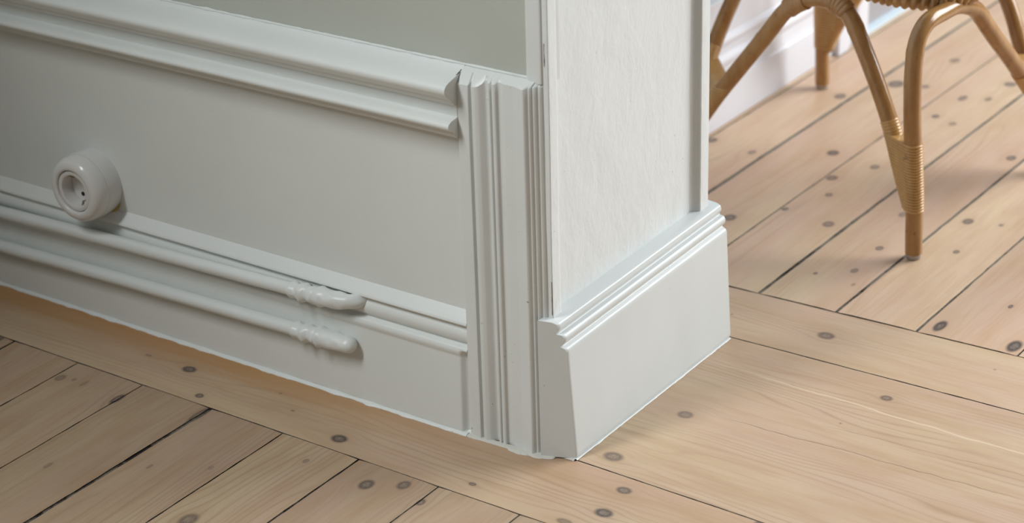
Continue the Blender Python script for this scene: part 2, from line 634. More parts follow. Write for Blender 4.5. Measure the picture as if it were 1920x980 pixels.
# near boards, running away from the wall (y), ends butting the border board
xs = [-0.985 - 0.1105 * k_ for k_ in range(9, 0, -1)] + [-0.985, -0.875, -0.764, -0.6525, -0.543, -0.4325, -0.321, -0.209, -0.097, 0.0115] + \
     [0.0115 + 0.1105 * k_ for k_ in range(1, 14)]
gapw = {-0.764: .0026, -0.6525: .0011, -0.543: .0013, -0.4325: .0042, -0.321: .0016, -0.209: .0022, -0.097: .0014, 0.0115: .0014}
for a, b in zip(xs[:-1], xs[1:]):
    ga = gapw.get(a, .0015) / 2
    gb = gapw.get(b, .0015) / 2
    plank(bm, lay, (a + ga, -1.7), (a + ga, -0.1322), (b - gb, -0.1322), (b - gb, -1.7), 160, 6, 0, rv.random(), .0005, a * 31,
          z=rv.uniform(-.0004, 0))
# border board along the wall (x)
plank(bm, lay, (-1.95, -0.1303), (1.4, -0.1303), (1.4, -0.0295), (-1.95, 0.0330), 330, 6, 1, 0.45, .0003, 3.3)
# threshold boards in the opening
plank(bm, lay, (-0.09, -0.0003), (1.4, -0.0280), (1.4, 0.3761), (-0.09, 0.3479), 150, 8, 2, 0.9, .0004, 8.1)
# cross board
plank(bm, lay, (-0.38, 0.3438), (1.4, 0.3776), (1.4, 0.5200), (-0.38, 0.4650), 180, 6, 3, 0.35, .0006, 2.2)
# far boards
xb = [-0.47, -0.36 - 0.0, -0.2545, -0.1395, -0.031, 0.0785, 0.1875, 0.319, 0.43, 0.54, 0.65, 0.76, 0.87, 0.98, 1.09, 1.2, 1.31]
gb_ = {-0.2545: .0052, -0.1395: .0024, -0.031: .0042, 0.0785: .0036, 0.1875: .0022, 0.319: .0016}


def fline(x):
    return 0.4786 + 0.0309 * x


for a, b in zip(xb[:-1], xb[1:]):
    ga, gb2 = gb_.get(a, .002) / 2, gb_.get(b, .002) / 2
    sk = 0.0125 * 2.5
    a0, b0 = a + ga, b - gb2
    plank(bm, lay, (a0, fline(a0)), (a0 + sk, 3.0), (b0 + sk, 3.0), (b0, fline(b0)), 220, 6, 4, rv.random(), .0006, a * 17,
          z=rv.uniform(-.0005, 0))
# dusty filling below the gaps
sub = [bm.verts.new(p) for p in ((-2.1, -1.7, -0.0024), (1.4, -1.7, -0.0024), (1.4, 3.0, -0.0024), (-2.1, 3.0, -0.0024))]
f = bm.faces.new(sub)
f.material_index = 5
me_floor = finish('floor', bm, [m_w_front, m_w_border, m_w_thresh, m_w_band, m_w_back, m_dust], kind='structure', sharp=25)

# ------------------------------------------------------------------ near wall (faces -y)
XL = -1.95        # left end of the modelled wall
XP = -0.1325      # left side of the casing stump
PX = lambda t, p: (t, p[0], p[1])          # profile given as (y, z), extruded along x

# upper wall, sage grey
bm = bmesh.new()
box(bm, XL, -0.040, -0.0035, 0.02, 0.40, 2.3)
box(bm, XL, -0.040, 0.02, 0.30, 0.0, 2.3)
finish('wall_near', bm, m_grey, kind='structure', sharp=30)

# unseen wall, added left of the view to darken the scene towards the left
bm = bmesh.new()
box(bm, -1.20, -1.00, -1.55, -0.002, 0.0, 2.3)
finish('wall_shade_blocker', bm, m_grey, kind='structure', sharp=30)

# lower panel
bm = bmesh.new()
n_ = 60
prof = [(-0.0115, 0.12), (-0.0115, 0.40), (0.021, 0.40), (0.021, 0.12)]
extrude(bm, prof, PX, XL, XP + 0.01, 60, 0.0003)
finish('wall_panel', bm, m_panel, kind='structure')

# chair rail: cap nosing, flat, lower bead
rail = [(0.004, 0.4455), (-0.0030, 0.4462), (-0.0062, 0.4440), (-0.0095, 0.4412), (-0.0165, 0.4390, .002), (-0.0243, 0.4372, .003),
        (-0.0330, 0.4352, .003), (-0.0405, 0.4325, .003), (-0.0440, 0.4285, .003), (-0.0436, 0.4235, .003), (-0.0395, 0.4185, .003),
        (-0.0345, 0.4150, .002), (-0.0315, 0.4125, .001), (-0.0318, 0.4105, .0006), (-0.0285, 0.4098, .001), (-0.0270, 0.4068, .0006),
        (-0.0248, 0.4052, .0006), (-0.0222, 0.4045, .001), (-0.0222, 0.3915, .001), (-0.0265, 0.3908, .001), (-0.0330, 0.3900, .002),
        (-0.0380, 0.3878, .002), (-0.0398, 0.3845, .002), (-0.0385, 0.3812, .002), (-0.0345, 0.3788, .001), (-0.0318, 0.3782, .0005),
        (-0.0312, 0.3755, .001), (-0.0282, 0.3748, .0005), (-0.0275, 0.3718, .001), (-0.0250, 0.3705, .001), (-0.0240, 0.3680, .001),
        (-0.0130, 0.3665, .002), (-0.0100, 0.3640), (0.004, 0.3640)]
bm = bmesh.new()
extrude(bm, fillet(rail, .0012, 4, True), PX, XL, XP + 0.0005, 90, 0.0006, seed=2.0)
finish('trim_1', bm, m_trim_long, kind='structure', sharp=50)

# near baseboard
base = [(0.004, 0.160), (-0.0110, 0.1570, .004), (-0.0222, 0.1430, .003), (-0.0230, 0.1400, .002), (-0.0172, 0.1382, .002), (-0.0168, 0.1352, .003),
        (-0.0195, 0.1315, .003), (-0.0212, 0.1260, .004), (-0.0200, 0.1185, .004), (-0.0150, 0.1145, .001), (-0.0155, 0.1135, .0005),
        (-0.0225, 0.1110, .0015), (-0.0240, 0.1065, .002), (-0.0232, 0.1025, .002), (-0.0218, 0.0990, .002), (-0.0232, 0.0050, .001), (-0.022, 0.0), (0.004, 0.0)]
bm = bmesh.new()
def place_base(t, p):
    y = p[0]
    if t > -0.1425 and 0.004 < p[1] < 0.1085 and y < -0.01:
        y += 0.0065 * min(1, (t + 0.1425) / 0.0055) * min(1, (0.1085 - p[1]) / 0.006)
    return (t, y, p[1])


stn = [XL + (-0.145 - XL) * i / 90 for i in range(91)] + [-0.1430, -0.1418, -0.1405, -0.139, -0.1372, -0.1355, XP + 0.0005]
extrude(bm, fillet(base, .001, 4, True), place_base, stn, None, 0, 0.0006, seed=5.0)
finish('baseboard_near', bm, m_trim_long, kind='structure', sharp=50)

# casing stump (plan profile, each point: x, y, z of its top)
cas = [(-0.1325, 0.010, .446), (-0.1325, -0.0215, .4305), (-0.1170, -0.0225, .4312), (-0.1157, -0.0175, .4345), (-0.1142, -0.0175, .4345), (-0.1128, -0.0225, .4312),
       (-0.1085, -0.0226, .4310), (-0.1045, -0.0210, .4320), (-0.1015, -0.0180, .4345), (-0.0990, -0.0150, .4375), (-0.0965, -0.0140, .4385),
       (-0.0950, -0.0170, .4378), (-0.0932, -0.0190, .4372), (-0.0912, -0.0188, .4372), (-0.0903, -0.0160, .4385), (-0.0893, -0.0160, .4385), (-0.0884, -0.0192, .4375),
       (-0.0860, -0.0200, .4372), (-0.0838, -0.0192, .4375), (-0.0822, -0.0155, .4390), (-0.0790, -0.0152, .4392), (-0.0740, -0.0172, .4392), (-0.0620, -0.0178, .4395),
       (-0.0500, -0.0205, .4392), (-0.0475, -0.0212, .4390), (-0.0455, -0.0195, .4395), (-0.0436, -0.0162, .4398), (-0.0428, -0.0166, .4398), (-0.0412, -0.0150, .4398), (-0.0402, -0.0126, .4400),
       (-0.0393, -0.0130, .4400), (-0.0372, -0.0112, .4400), (-0.0360, -0.0086, .4402), (-0.0348, -0.0088, .4402), (-0.0325, -0.0070, .4402), (-0.0305, -0.0030, .4405), (-0.0290, 0.012, .446)]
bm = bmesh.new()
pts2 = fillet([(c[0], c[1]) for c in cas], .0011, 3, True)
# top heights interpolated by nearest source point along the outline
def ztop(p):
    best = sorted(cas, key=lambda c: (c[0] - p[0]) ** 2 + (c[1] - p[1]) ** 2)[:2]
    d0 = math.dist(best[0][:2], p) + 1e-6
    d1 = math.dist(best[1][:2], p) + 1e-6
    return (best[0][2] / d0 + best[1][2] / d1) / (1 / d0 + 1 / d1)


NZ = 40
rings = []
for i in range(NZ + 1):
    ring = []
    for p in pts2:
        zt = ztop(p)
        s = i / NZ
        z = 0.0005 + (zt - 0.0015) * s
        w = wob((p[0] * 2, p[1] * 2, z), 0.0006, 12, 4.0)
        ring.append(bm.verts.new((p[0] + w * .6, p[1] - w, z)))
    rings.append(ring)
# little eased top edge
ring = []
cxm = -0.085
for p in pts2:
    zt = ztop(p)
    ring.append(bm.verts.new((p[0] + (0.0009 if p[0] < cxm - .045 else (-0.0009 if p[0] > -.034 else 0)), p[1] + 0.0011, zt)))
rings.append(ring)
m_ = len(pts2)
for i in range(len(rings) - 1):
    for j in range(m_):
        bm.faces.new((rings[i][j], rings[i][(j + 1) % m_], rings[i + 1][(j + 1) % m_], rings[i + 1][j]))
# top: strip from the outline back to the wall line
midr = [bm.verts.new((v.co.x, max(v.co.y, -0.0125), max(v.co.z, .4418 if v.co.y < -.0125 else 0))) for v in rings[-1]]
back = [bm.verts.new((v.co.x, 0.004, 0.4478 + (0.0 if v.co.x < -.06 else .0004))) for v in rings[-1]]
for j in range(m_ - 1):
    if abs(back[j].co.x - back[j + 1].co.x) > 1e-5:
        try:
            bm.faces.new((rings[-1][j], rings[-1][j + 1], midr[j + 1], midr[j]))
            bm.faces.new((midr[j], midr[j + 1], back[j + 1], back[j]))
        except ValueError:
            pass
finish('trim_2', bm, m_pil, kind='structure', sharp=42)
# small paint drip on the casing
bm = bmesh.new()
bmesh.ops.create_uvsphere(bm, u_segments=12, v_segments=8, radius=0.0011)
for v in bm.verts:
    v.co = Vector((v.co.x, v.co.y, v.co.z * 1.8)) + Vector((-0.0948, -0.0170, 0.4185))
finish('trim_3', bm, m_pil, kind='structure')

# plain upright strip above the casing stump
strip = [(-0.0525, -0.0015), (-0.0522, -0.0058), (-0.0505, -0.0070), (-0.0340, -0.0075, .002), (-0.0322, -0.0065, .002), (-0.0315, 0.0), (-0.0275, 0.003), (-0.0262, 0.02), (-0.0525, 0.02)]
bm = bmesh.new()
extrude(bm, fillet(strip, .0015, 4, True), lambda t, p: (p[0], p[1], t), 0.4425, 2.2, 120, 0.0008, seed=1.0)
finish('trim_4', bm, m_pil, kind='structure', sharp=45)
# wall ground behind casing
bm = bmesh.new()
box(bm, -0.14, -0.036, -0.0030, 0.03, 0.0, 0.4462)
finish('wall_core', bm, m_panel, kind='structure')
# filler line where the rail meets the wall
bm = bmesh.new()
path = [Vector((XL + (-0.047 - XL) * i / 260, -0.0040, 0.4458)) for i in range(261)]
sweep(bm, path, lambda i, a, an, p: 0.0016 + 0.0011 * noise.noise(Vector((p.x * 55, 0, 1))) + 0.0007 * noise.noise(Vector((p.x * 160, an, 1))), 10)
finish('trim_5', bm, m_trim, kind='structure', sharp=60)

# ------------------------------------------------------------------ jamb (faces +x)
YJ = lambda t, p: (p[0], t, p[1])          # profile (x, z), extruded along y
bm = bmesh.new()
# panel of the reveal
n1, n2 = 50, 60
gridv = []
for i in range(n1 + 1):
    row = []
    for j in range(n2 + 1):
        y = 0.004 + 0.318 * i / n1
        z = 0.05 + 2.1 * (j / n2) ** 1.6
        row.append(bm.verts.new((-0.0350 + wob((0, y, z), 0.0006, 14), y, z)))
    gridv.append(row)
for i in range(n1):
    for j in range(n2):
        bm.faces.new((gridv[i][j], gridv[i + 1][j], gridv[i + 1][j + 1], gridv[i][j + 1]))
finish('wall_reveal', bm, m_jamb, kind='structure')
# left and right upright beads of the reveal
ls = [(-0.0262, 0.030), (-0.0262, 0.0), (-0.0258, -0.0052), (-0.0250, -0.0055), (-0.0246, -0.0040), (-0.0255, 0.0105, .0008), (-0.0275, 0.0132, .002), (-0.0352, 0.0140)]
bm = bmesh.new()
lp = [(-0.040, -0.0048), (-0.0262, -0.0050, .0008), (-0.0256, -0.0040, .0008), (-0.0264, 0.0110, .001), (-0.0270, 0.0134, .0009), (-0.0360, 0.0150), (-0.040, 0.0150)]
extrude(bm, fillet(lp, .001, 3, True), lambda t, p: (p[0], p[1], t), 0.160, 2.2, 140, 0.0009, seed=6.0, push=Vector((1, 0, 0)))
finish('trim_6', bm, m_jamb, kind='structure', sharp=45)
bm = bmesh.new()
rp = [(-0.0365, 0.2975), (-0.0355, 0.3030, .003), (-0.0335, 0.3080, .004), (-0.0300, 0.3110, .003), (-0.0268, 0.3135, .0008), (-0.0258, 0.3150, .0008), (-0.0258, 0.3330, .001), (-0.0275, 0.3352, .001), (-0.0365, 0.3352)]
extrude(bm, fillet(rp, .0008, 3, True), lambda t, p: (p[0], p[1], t), 0.172, 2.2, 100, 0.0005, seed=9.0, push=Vector((1, 0, 0)))
finish('trim_7', bm, m_jamb, kind='structure', sharp=50)
# baseboard of the reveal
jb = [(-0.0360, 0.1720), (-0.0300, 0.1712, .0012), (-0.0215, 0.1705, .002), (-0.0162, 0.1680, .0015), (-0.0146, 0.1630, .0016), (-0.0172, 0.1580, .0014), (-0.0168, 0.1562, .0008),
      (-0.0112, 0.1552, .0015), (-0.0086, 0.1510, .002), (-0.0102, 0.1452, .002), (-0.0136, 0.1425, .001), (-0.0132, 0.1412, .0008), (-0.0085, 0.1385, .0015), (-0.0068, 0.1350, .002),
      (-0.0066, 0.1280, .002), (0.0006, 0.0060, .001), (0.0, 0.0016), (-0.036, 0.0016)]
bm = bmesh.new()
def jplace(t, p):
    # the board rises slightly towards the far end and its ends are worn round
    e = max(0.0, 1 - (t + 0.0045) / 0.0022) if t < 0.0 else 0.0
    cx, cz = -0.02, 0.08
    zz = p[1] + (0.008 * (t / 0.345) if p[1] > 0.12 else 0.0)
    yy = t + (0.001 - 0.013 * (-p[0] / 0.03)) * max(0.0, 1 - max(0, t + 0.0045) / 0.03)
    return (p[0] - 0.0010 * e, yy, zz)
pr = fillet(jb, .001, 4, True)
ts = [-0.0045, -0.0040, -0.0030, -0.0018] + [i * 0.345 / 40 for i in range(0, 41)] + [0.3465]
rings = []
for t in ts:
    rings.append([bm.verts.new(Vector(jplace(t, p)) + Vector((wob((p[0], t, p[1]), 0.0005, 20, 3), 0, 0))) for p in pr])
for i in range(len(rings) - 1):
    for j in range(len(pr)):
        bm.faces.new((rings[i][j], rings[i][(j + 1) % len(pr)], rings[i + 1][(j + 1) % len(pr)], rings[i + 1][j]))
bm.faces.new(rings[0])
bm.faces.new(list(reversed(rings[-1])))
finish('baseboard_reveal', bm, m_basejamb, kind='structure', sharp=45)
# wall body and its far face
bm = bmesh.new()
box(bm, -0.40, -0.0356, 0.24, 0.3340, 0.0, 2.3)
box(bm, -0.06, -0.0356, 0.012, 0.26, 0.0, 2.3)
finish('wall_partition', bm, m_far, kind='structure')
bm = bmesh.new()
extrude(bm, fillet([(0.334, 0.0), (0.350, 0.0), (0.3455, 0.142), (0.3500, 0.150), (0.3440, 0.158), (0.3455, 0.172), (0.340, 0.180), (0.334, 0.1805)], .0015, 4, True),
        PX, -0.33, -0.0295, 20, 0.0003, push=Vector((0, 1, 0)))
finish('baseboard_partition', bm, m_basejamb, kind='structure', sharp=45)

# paint-clogged filler along the floor
def filler(name, pts, side, r0, rag, seed, per=30, mat=m_caulk):
    bm = bmesh.new()
    path = catmull(pts, per)
    n = len(path)
    rows = []
    for i, P in enumerate(path):
        T = (path[min(n - 1, i + 1)] - path[max(0, i - 1)]).normalized()
        O = Vector((T.y, -T.x, 0)) * side
        k1 = noise.noise(Vector((P.x * 38 + seed, P.y * 38, 0)))
        k2 = noise.noise(Vector((P.x * 150 + seed, P.y * 150, 3)))
        w = r0 * (1 + 0.35 * k1 + 0.2 * k2) + rag * max(0, k1 * 1.5 + 0.5 * k2)
        h = r0 * (0.75 + 0.3 * k1)
        rows.append([bm.verts.new(P + Vector((0, 0, h)) - O * 0.004), bm.verts.new(P + Vector((0, 0, h)) - O * 0.0005),
                     bm.verts.new(P + O * w * 0.55 + Vector((0, 0, h * 0.8))), bm.verts.new(P + O * w * 0.9 + Vector((0, 0, h * 0.4))),
                     bm.verts.new(P + O * w + Vector((0, 0, 0.0001)))])
    for i in range(n - 1):
        for j in range(4):
            bm.faces.new((rows[i][j], rows[i][j + 1], rows[i + 1][j + 1], rows[i + 1][j]))
    return finish(name, bm, mat, kind='structure', sharp=80)


filler('trim_8', [(XL, -0.0232, 0), (-1.3, -0.0225, 0), (-0.9, -0.0228, 0), (-0.6, -0.0240, 0), (-0.35, -0.0238, 0), (-0.135, -0.0236, 0)], 1, 0.0035, 0.0012, 1.0, 60, m_trim)
filler('trim_9', [(-0.155, -0.0245, 0), (-0.12, -0.0232, 0), (-0.08, -0.0218, 0), (-0.05, -0.0200, 0), (-0.030, -0.0125, 0), (-0.018, -0.0062, 0), (0.0, -0.0052, 0)], 1, 0.0027, 0.0045, 5.0, 50)
filler('trim_10', [(0.0008, -0.004, 0), (0.0008, 0.10, 0), (0.0008, 0.22, 0), (0.0006, 0.346, 0)], 1, 0.0013, 0.0012, 9.0, 60, m_trim)

# cracks in the paint where casing, strip and reveal meet
m_crack = simple('dark_paint_crack', (0.10, 0.075, 0.06), 0.8)
ci = 13
for pts in ([(-0.0298, -0.0050, .462), (-0.0296, -0.0052, .470), (-0.0300, -0.0050, .478), (-0.0297, -0.0051, .487)],
            [(-0.1328, -0.0200, .4388), (-0.1325, -0.0160, .4402), (-0.1328, -0.0110, .4418)],
            [(-0.0264, -0.0052, .175), (-0.0263, -0.0053, .190), (-0.0264, -0.0052, .215)]):
    bm = bmesh.new()
    pth = catmull(pts, 10)
    sweep(bm, pth, lambda i, a, an, p: 0.00045 * (0.7 + 0.8 * abs(noise.noise(p * 260))), 6)
    finish('trim_%d' % ci, bm, m_crack, kind='structure')
    ci += 1

# ------------------------------------------------------------------ painted heating pipes on the baseboard
def tag(o, label, cat, group=None):
    o['label'] = label
    o['category'] = cat
    if group:
        o['group'] = group
    return o


def empty(name, loc, label, cat):
    o = bpy.data.objects.new(name, None)
    COL.objects.link(o)
    o.location = loc
    o.empty_display_size = 0.05
    return tag(o, label, cat)


def lump(P, a, an, sc=120.0, amp=0.0012, seed=0.0):
    d = Vector((P.x * sc + seed, math.cos(an) * 1.6, math.sin(an) * 1.6))
    return amp * noise.noise(d)


def pipe(name, zs, x_coup, x_mid, x_end, label, upper):
    yb = -0.0312
    root = empty(name, (XL, yb, 0), label, 'pipe')
    def child(nm, bm):
        bmesh.ops.translate(bm, verts=bm.verts, vec=-Vector((XL, yb, 0)))
        return finish(nm, bm, m_trim_long if nm == 'pipe_run' else m_trim, root, sharp=80)
    def zat(x):
        for (x0, z0), (x1, z1) in zip(zs[:-1], zs[1:]):
            if x <= x1:
                return z0 + (z1 - z0) * (x - x0) / (x1 - x0)
        return zs[-1][1]
    bm = bmesh.new()
    path = [Vector((XL + (x_coup + 0.004 - XL) * i / 150, yb, 0)) for i in range(151)]
    for p in path:
        p.z = zat(p.x)
    sweep(bm, path, lambda i, a, an, p: 0.0083 + lump(p, a, an, 14, .0005), 24)
    child('pipe_run', bm)
    # paint fillet between pipe and board
    # wrapped coupling
    bm = bmesh.new()
    n = 46
    path = []
    for i in range(n + 1):
        x = x_coup - 0.004 + (x_mid - x_coup + 0.008) * i / n
        path.append(Vector((x, yb - 0.0003, zat(x) - 0.0002)))
    def rc(i, a, an, p):
        s = i / n
        env = math.sin(math.pi * min(1, max(0, s))) ** 0.35 if 0 < s < 1 else 0
        return 0.0078 + 0.0030 * env + 0.0011 * math.sin(s * 17 + 0.8 * math.sin(an)) * env + lump(p, a, an, 150, .0016, 3) * env
    sweep(bm, path, rc, 28)
    child('coupling', bm)
    bm = bmesh.new()
    n = 60
    L = x_end - x_mid
    path = []
    for i in range(n + 1):
        s = i / n
        x = x_mid - 0.003 + (L + 0.003) * s
        y = yb - 0.0006
        if upper:
            x = x_mid - 0.003 + (L + 0.003) * math.sin(s * math.pi / 2) ** 0.85
            y = yb + 0.019 * (1 - math.cos(s * math.pi / 2)) ** 1.7
        path.append(Vector((x, y, zat(x) + (0.0018 * s if upper else 0.0002))))
    def re_(i, a, an, p):
        s = i / n
        if upper:
            r = 0.0105 + 0.0006 * math.sin(s * 7) - 0.0012 * s
            lip = 0.0018 * math.exp(-((s - 0.06) / 0.05) ** 2)
            return r + lip + lump(p, a, an, 90, .0012, 8)
        r = 0.0112 + 0.0007 * math.sin(s * 6)
        lip = 0.0015 * math.exp(-((s - 0.06) / 0.05) ** 2)
        if s > 0.72:
            q = (s - 0.72) / 0.28
            r *= max(0.16, math.sqrt(max(0, 1 - q ** 2.6)))
        return r + (lip + lump(p, a, an, 90, .0012, 11)) * (1 if s < .9 else .4)
    sweep(bm, path, re_, 28)
    child('elbow' if upper else 'end_cap', bm)
    return root


pipe('heating_pipe', [(XL, 0.098), (-0.8767, 0.1140), (-0.6463, 0.1215), (-0.3733, 0.1285), (-0.20, 0.1335)], -0.3780, -0.3390, -0.2860,
     'white painted pipe on the baseboard, upper of the two, its elbow turning into the wall', True)
pipe('heating_pipe', [(XL, 0.045), (-0.8865, 0.0634), (-0.6539, 0.0695), (-0.3783, 0.0752), (-0.20, 0.0780)], -0.3780, -0.3400, -0.2875,
     'white painted pipe on the baseboard, lower of the two, ending in a rounded blob', False)

# ------------------------------------------------------------------ socket
SC = Vector((-0.7085, -0.0118, 0.1885))
root = empty('wall_socket', SC, 'round white porcelain power socket mounted on the panel just above the pipes', 'socket')


def lathe(bm, prof, seg=72):
    """prof: (radius, depth out of the wall)"""
    rings = []
    for r, d in prof:
        if r < 1e-6:
            rings.append([bm.verts.new((0, -d, 0))])
        else:
            rings.append([bm.verts.new((r * math.cos(2 * math.pi * j / seg), -d, r * math.sin(2 * math.pi * j / seg))) for j in range(seg)])
    for A, B in zip(rings[:-1], rings[1:]):
        for j in range(seg):
            k_ = (j + 1) % seg
            if len(A) == 1 and len(B) == 1:
                continue
            if len(B) == 1:
                bm.faces.new((A[j], A[k_], B[0]))
            elif len(A) == 1:
                bm.faces.new((A[0], B[k_], B[j]))
            else:
                bm.faces.new((A[j], A[k_], B[k_], B[j]))


bm = bmesh.new()
lathe(bm, [(0.0, -.002)] + [tuple(p) for p in fillet([(0.0425, -0.002), (0.0432, 0.010, .002), (0.0432, 0.0215, .0004), (0.0427, 0.0223, .0002), (0.0432, 0.0231, .0004)], .0006, 4)] +
      [(0.0431, 0.0260), (0.0428, 0.0300), (0.0421, 0.0340), (0.0408, 0.0375), (0.0390, 0.0402), (0.0368, 0.0420), (0.0345, 0.0430), (0.0325, 0.0435),
       (0.0305, 0.0436), (0.0285, 0.0432), (0.0277, 0.0420), (0.0275, 0.0400), (0.0275, 0.0050), (0.0, 0.0050)])
finish('housing', bm, m_porc, root, sharp=50)
bm = bmesh.new()
lathe(bm, [(0.0, 0.0060), (0.0268, 0.0060), (0.0268, 0.0402), (0.0262, 0.0408), (0.0218, 0.0412), (0.0208, 0.0406), (0.0203, 0.0390), (0.0198, 0.0240), (0.0190, 0.0248), (0.0, 0.0248)])
ins = finish('insert', bm, m_socket_in, root, sharp=40)
for sgn in (-1, 1):
    bm = bmesh.new()
    a = math.radians(-98)
    c = Vector((sgn * 0.0095 * math.cos(a), 0, sgn * 0.0095 * math.sin(a)))
    sweep(bm, [c + Vector((0, -0.0243, 0)), c + Vector((0, -0.02515, 0))], 0.0029, 20)
    finish('contact_hole', bm, m_dark, ins)
    # earth contact springs at the rim, across from each other
    bm = bmesh.new()
    e = Vector((sgn * 0.42, 0, -sgn * 0.907))
    tn = Vector((0.907, 0, 0.42))
    pts = [e * 0.0200 + Vector((0, -0.0370, 0)), e * 0.0190 + Vector((0, -0.0350, 0)), e * 0.0160 + Vector((0, -0.0325, 0)), e * 0.0176 + Vector((0, -0.029, 0)), e * 0.0172 + Vector((0, -0.0235, 0))]
    path = catmull(pts, 6)
    rr = []
    for p in path:
        rr.append([bm.verts.new(p + tn * 0.0021), bm.verts.new(p - tn * 0.0021), bm.verts.new(p - tn * 0.0021 - e * 0.0007), bm.verts.new(p + tn * 0.0021 - e * 0.0007)])
    for A, B in zip(rr[:-1], rr[1:]):
        for j in range(4):
            bm.faces.new((A[j], A[(j + 1) % 4], B[(j + 1) % 4], B[j]))
    bm.faces.new(rr[0]); bm.faces.new(list(reversed(rr[-1])))
    finish('earth_contact', bm, m_brass, ins)
    bm = bmesh.new()
    q = [e * 0.0186 + tn * w + Vector((0, -d, 0)) for w, d in ((-.0048, .0232), (.0048, .0232), (.0048, .0236), (-.0048, .0236))]
    box(bm, -0.0047, 0.0047, -0.0006, 0.0002, -0.0016, 0.0016)
    for v in bm.verts:
        v.co = tn * v.co.x + e * (0.0170 + v.co.z) + Vector((0, -0.0250 + v.co.y * 0.5, 0))
    finish('contact_slot', bm, m_dark, ins)
# old glue showing below the housing
bm = bmesh.new()
path = [Vector((0.044 * math.cos(t), -0.0015, 0.044 * math.sin(t))) for t in [math.radians(-78 + 50 * i / 16) for i in range(17)]]
sweep(bm, path, lambda i, a, an, p: max(.0003, 0.0020 * math.sin(math.pi * i / 16)), 8)
finish('glue_residue', bm, m_glue, root, label='yellowed glue under the socket')

# ------------------------------------------------------------------ far room
bm = bmesh.new()
XW = -0.3600
prof = [(XW - 0.012, 0.0), (XW, 0.0), (XW - 0.001, 0.0640, .001), (XW - 0.0040, 0.0675, .002), (XW - 0.0065, 0.0760, .003), (XW - 0.0075, 0.0900, .002), (XW - 0.0040, 0.0960, .003), (XW - 0.0040, 0.1030, .003),
        (XW - 0.0110, 0.1090, .002), (XW - 0.0115, 0.1200, .002), (XW - 0.0085, 0.1250, .002), (XW - 0.0085, 0.1310, .002), (XW - 0.015, 0.1360, .002), (XW - 0.0155, 0.1950), (XW - 0.03, 0.1950), (XW - 0.03, 0.0)]
extrude(bm, fillet(prof, .0015, 4, True), YJ, 0.30, 1.338, 30, 0.0003, push=Vector((1, 0, 0)))
finish('baseboard_far', bm, m_far, kind='structure', sharp=45)
bm = bmesh.new()
box(bm, XW - 0.10, XW - 0.0165, 0.30, 1.345, 0.0, 2.3)
finish('wall_far', bm, m_blue, kind='structure')
bm = bmesh.new()
ca = [(XW - 0.02, 1.336), (XW + 0.010, 1.336, .002), (XW + 0.010, 1.372, .002), (XW + 0.004, 1.378, .002), (XW + 0.004, 1.395, .002), (XW + 0.012, 1.400, .002), (XW + 0.012, 1.440, .002), (XW - 0.02, 1.442)]
extrude(bm, fillet(ca, .0015, 3, True), lambda t, p: (p[0], p[1], t), 0.0, 2.1, 20, 0.0002)
finish('trim_11', bm, m_far, kind='structure', sharp=45)
bm = bmesh.new()
box(bm, XW - 0.06, XW - 0.008, 1.440, 2.30, 0.004, 2.1)
finish('door_1', bm, m_doorgrey, kind='structure')
bm = bmesh.new()
box(bm, XW - 0.03, XW + 0.004, 1.442, 2.30, 0.0, 0.008)
finish('trim_12', bm, m_blue, kind='structure')
bm = bmesh.new()
box(bm, XW - 0.10, XW - 0.02, 2.30, 3.0, 0.0, 2.3)
finish('wall_far_beyond', bm, m_far, kind='structure')

# ------------------------------------------------------------------ rattan chair
CH = Vector((-0.09, 0.91, 0.0))
chair = empty('rattan_chair', CH, 'low rattan chair on arched cane legs standing on the far floorboards', 'chair')


def part(nm, bm, mat, parent=chair, **kw):
    bmesh.ops.translate(bm, verts=bm.verts, vec=-CH)
    return finish(nm, bm, mat, parent, **kw)


CANE = 0.0114
arches = {
    'AD': [(.093, .677, .008), (.0925, .672, .08), (.091, .664, .146), (.090, .6535, .225), (.090, .651, .275), (.0905, .657, .310), (.093, .677, .3290), (.097, .712, .3325), (.101, .755, .3310), (.107, .797, .3150),
           (.1115, .832, .282), (.115, .858, .256), (.118, .893, .225), (.123, .938, .182), (.130, .998, .120), (.1348, 1.034, .070)],
    'CA': [(-.300, .730, .008), (-.286, .728, .070), (-.243, .722, .140), (-.201, .717, .197), (-.153, .710, .260), (-.118, .705, .305), (-.080, .700, .3270), (-.040, .695, .3270),
           (-.020, .692, .3120), (-.006, .690, .289), (.025, .686, .230), (.051, .683, .172), (.069, .681, .118), (.0865, .679, .070)],
    'BC': [(-.305, 1.188, .008), (-.305, 1.180, .106), (-.305, 1.168, .200), (-.305, 1.140, .290), (-.304, 1.090, .330), (-.303, 1.010, .322), (-.302, .920, .268), (-.301, .881, .236), (-.301, .848, .205),
           (-.301, .785, .135), (-.3005, .7365, .070)],
    'DB': [(.135, 1.040, .008), (.125, 1.045, .050), (.098, 1.054, .125), (.070, 1.062, .181), (.048, 1.069, .227), (.010, 1.082, .285), (-.040, 1.100, .326), (-.110, 1.125, .330), (-.190, 1.150, .262),
           (-.240, 1.168, .175), (-.279, 1.179, .112), (-.299, 1.186, .070)],
}
paths = {}
for kk, pts in arches.items():
    bm = bmesh.new()
    pth = catmull(pts, 8)
    paths[kk] = pth
    sweep(bm, pth, lambda i, a, an, p: CANE * (1 + 0.035 * noise.noise(Vector((a * 14, an * .3, hash(kk) % 7)))) + 0.0006 * math.exp(-((a % .19 - .1) / .004) ** 2), 24)
    part('leg', bm, m_cane, sharp=60)


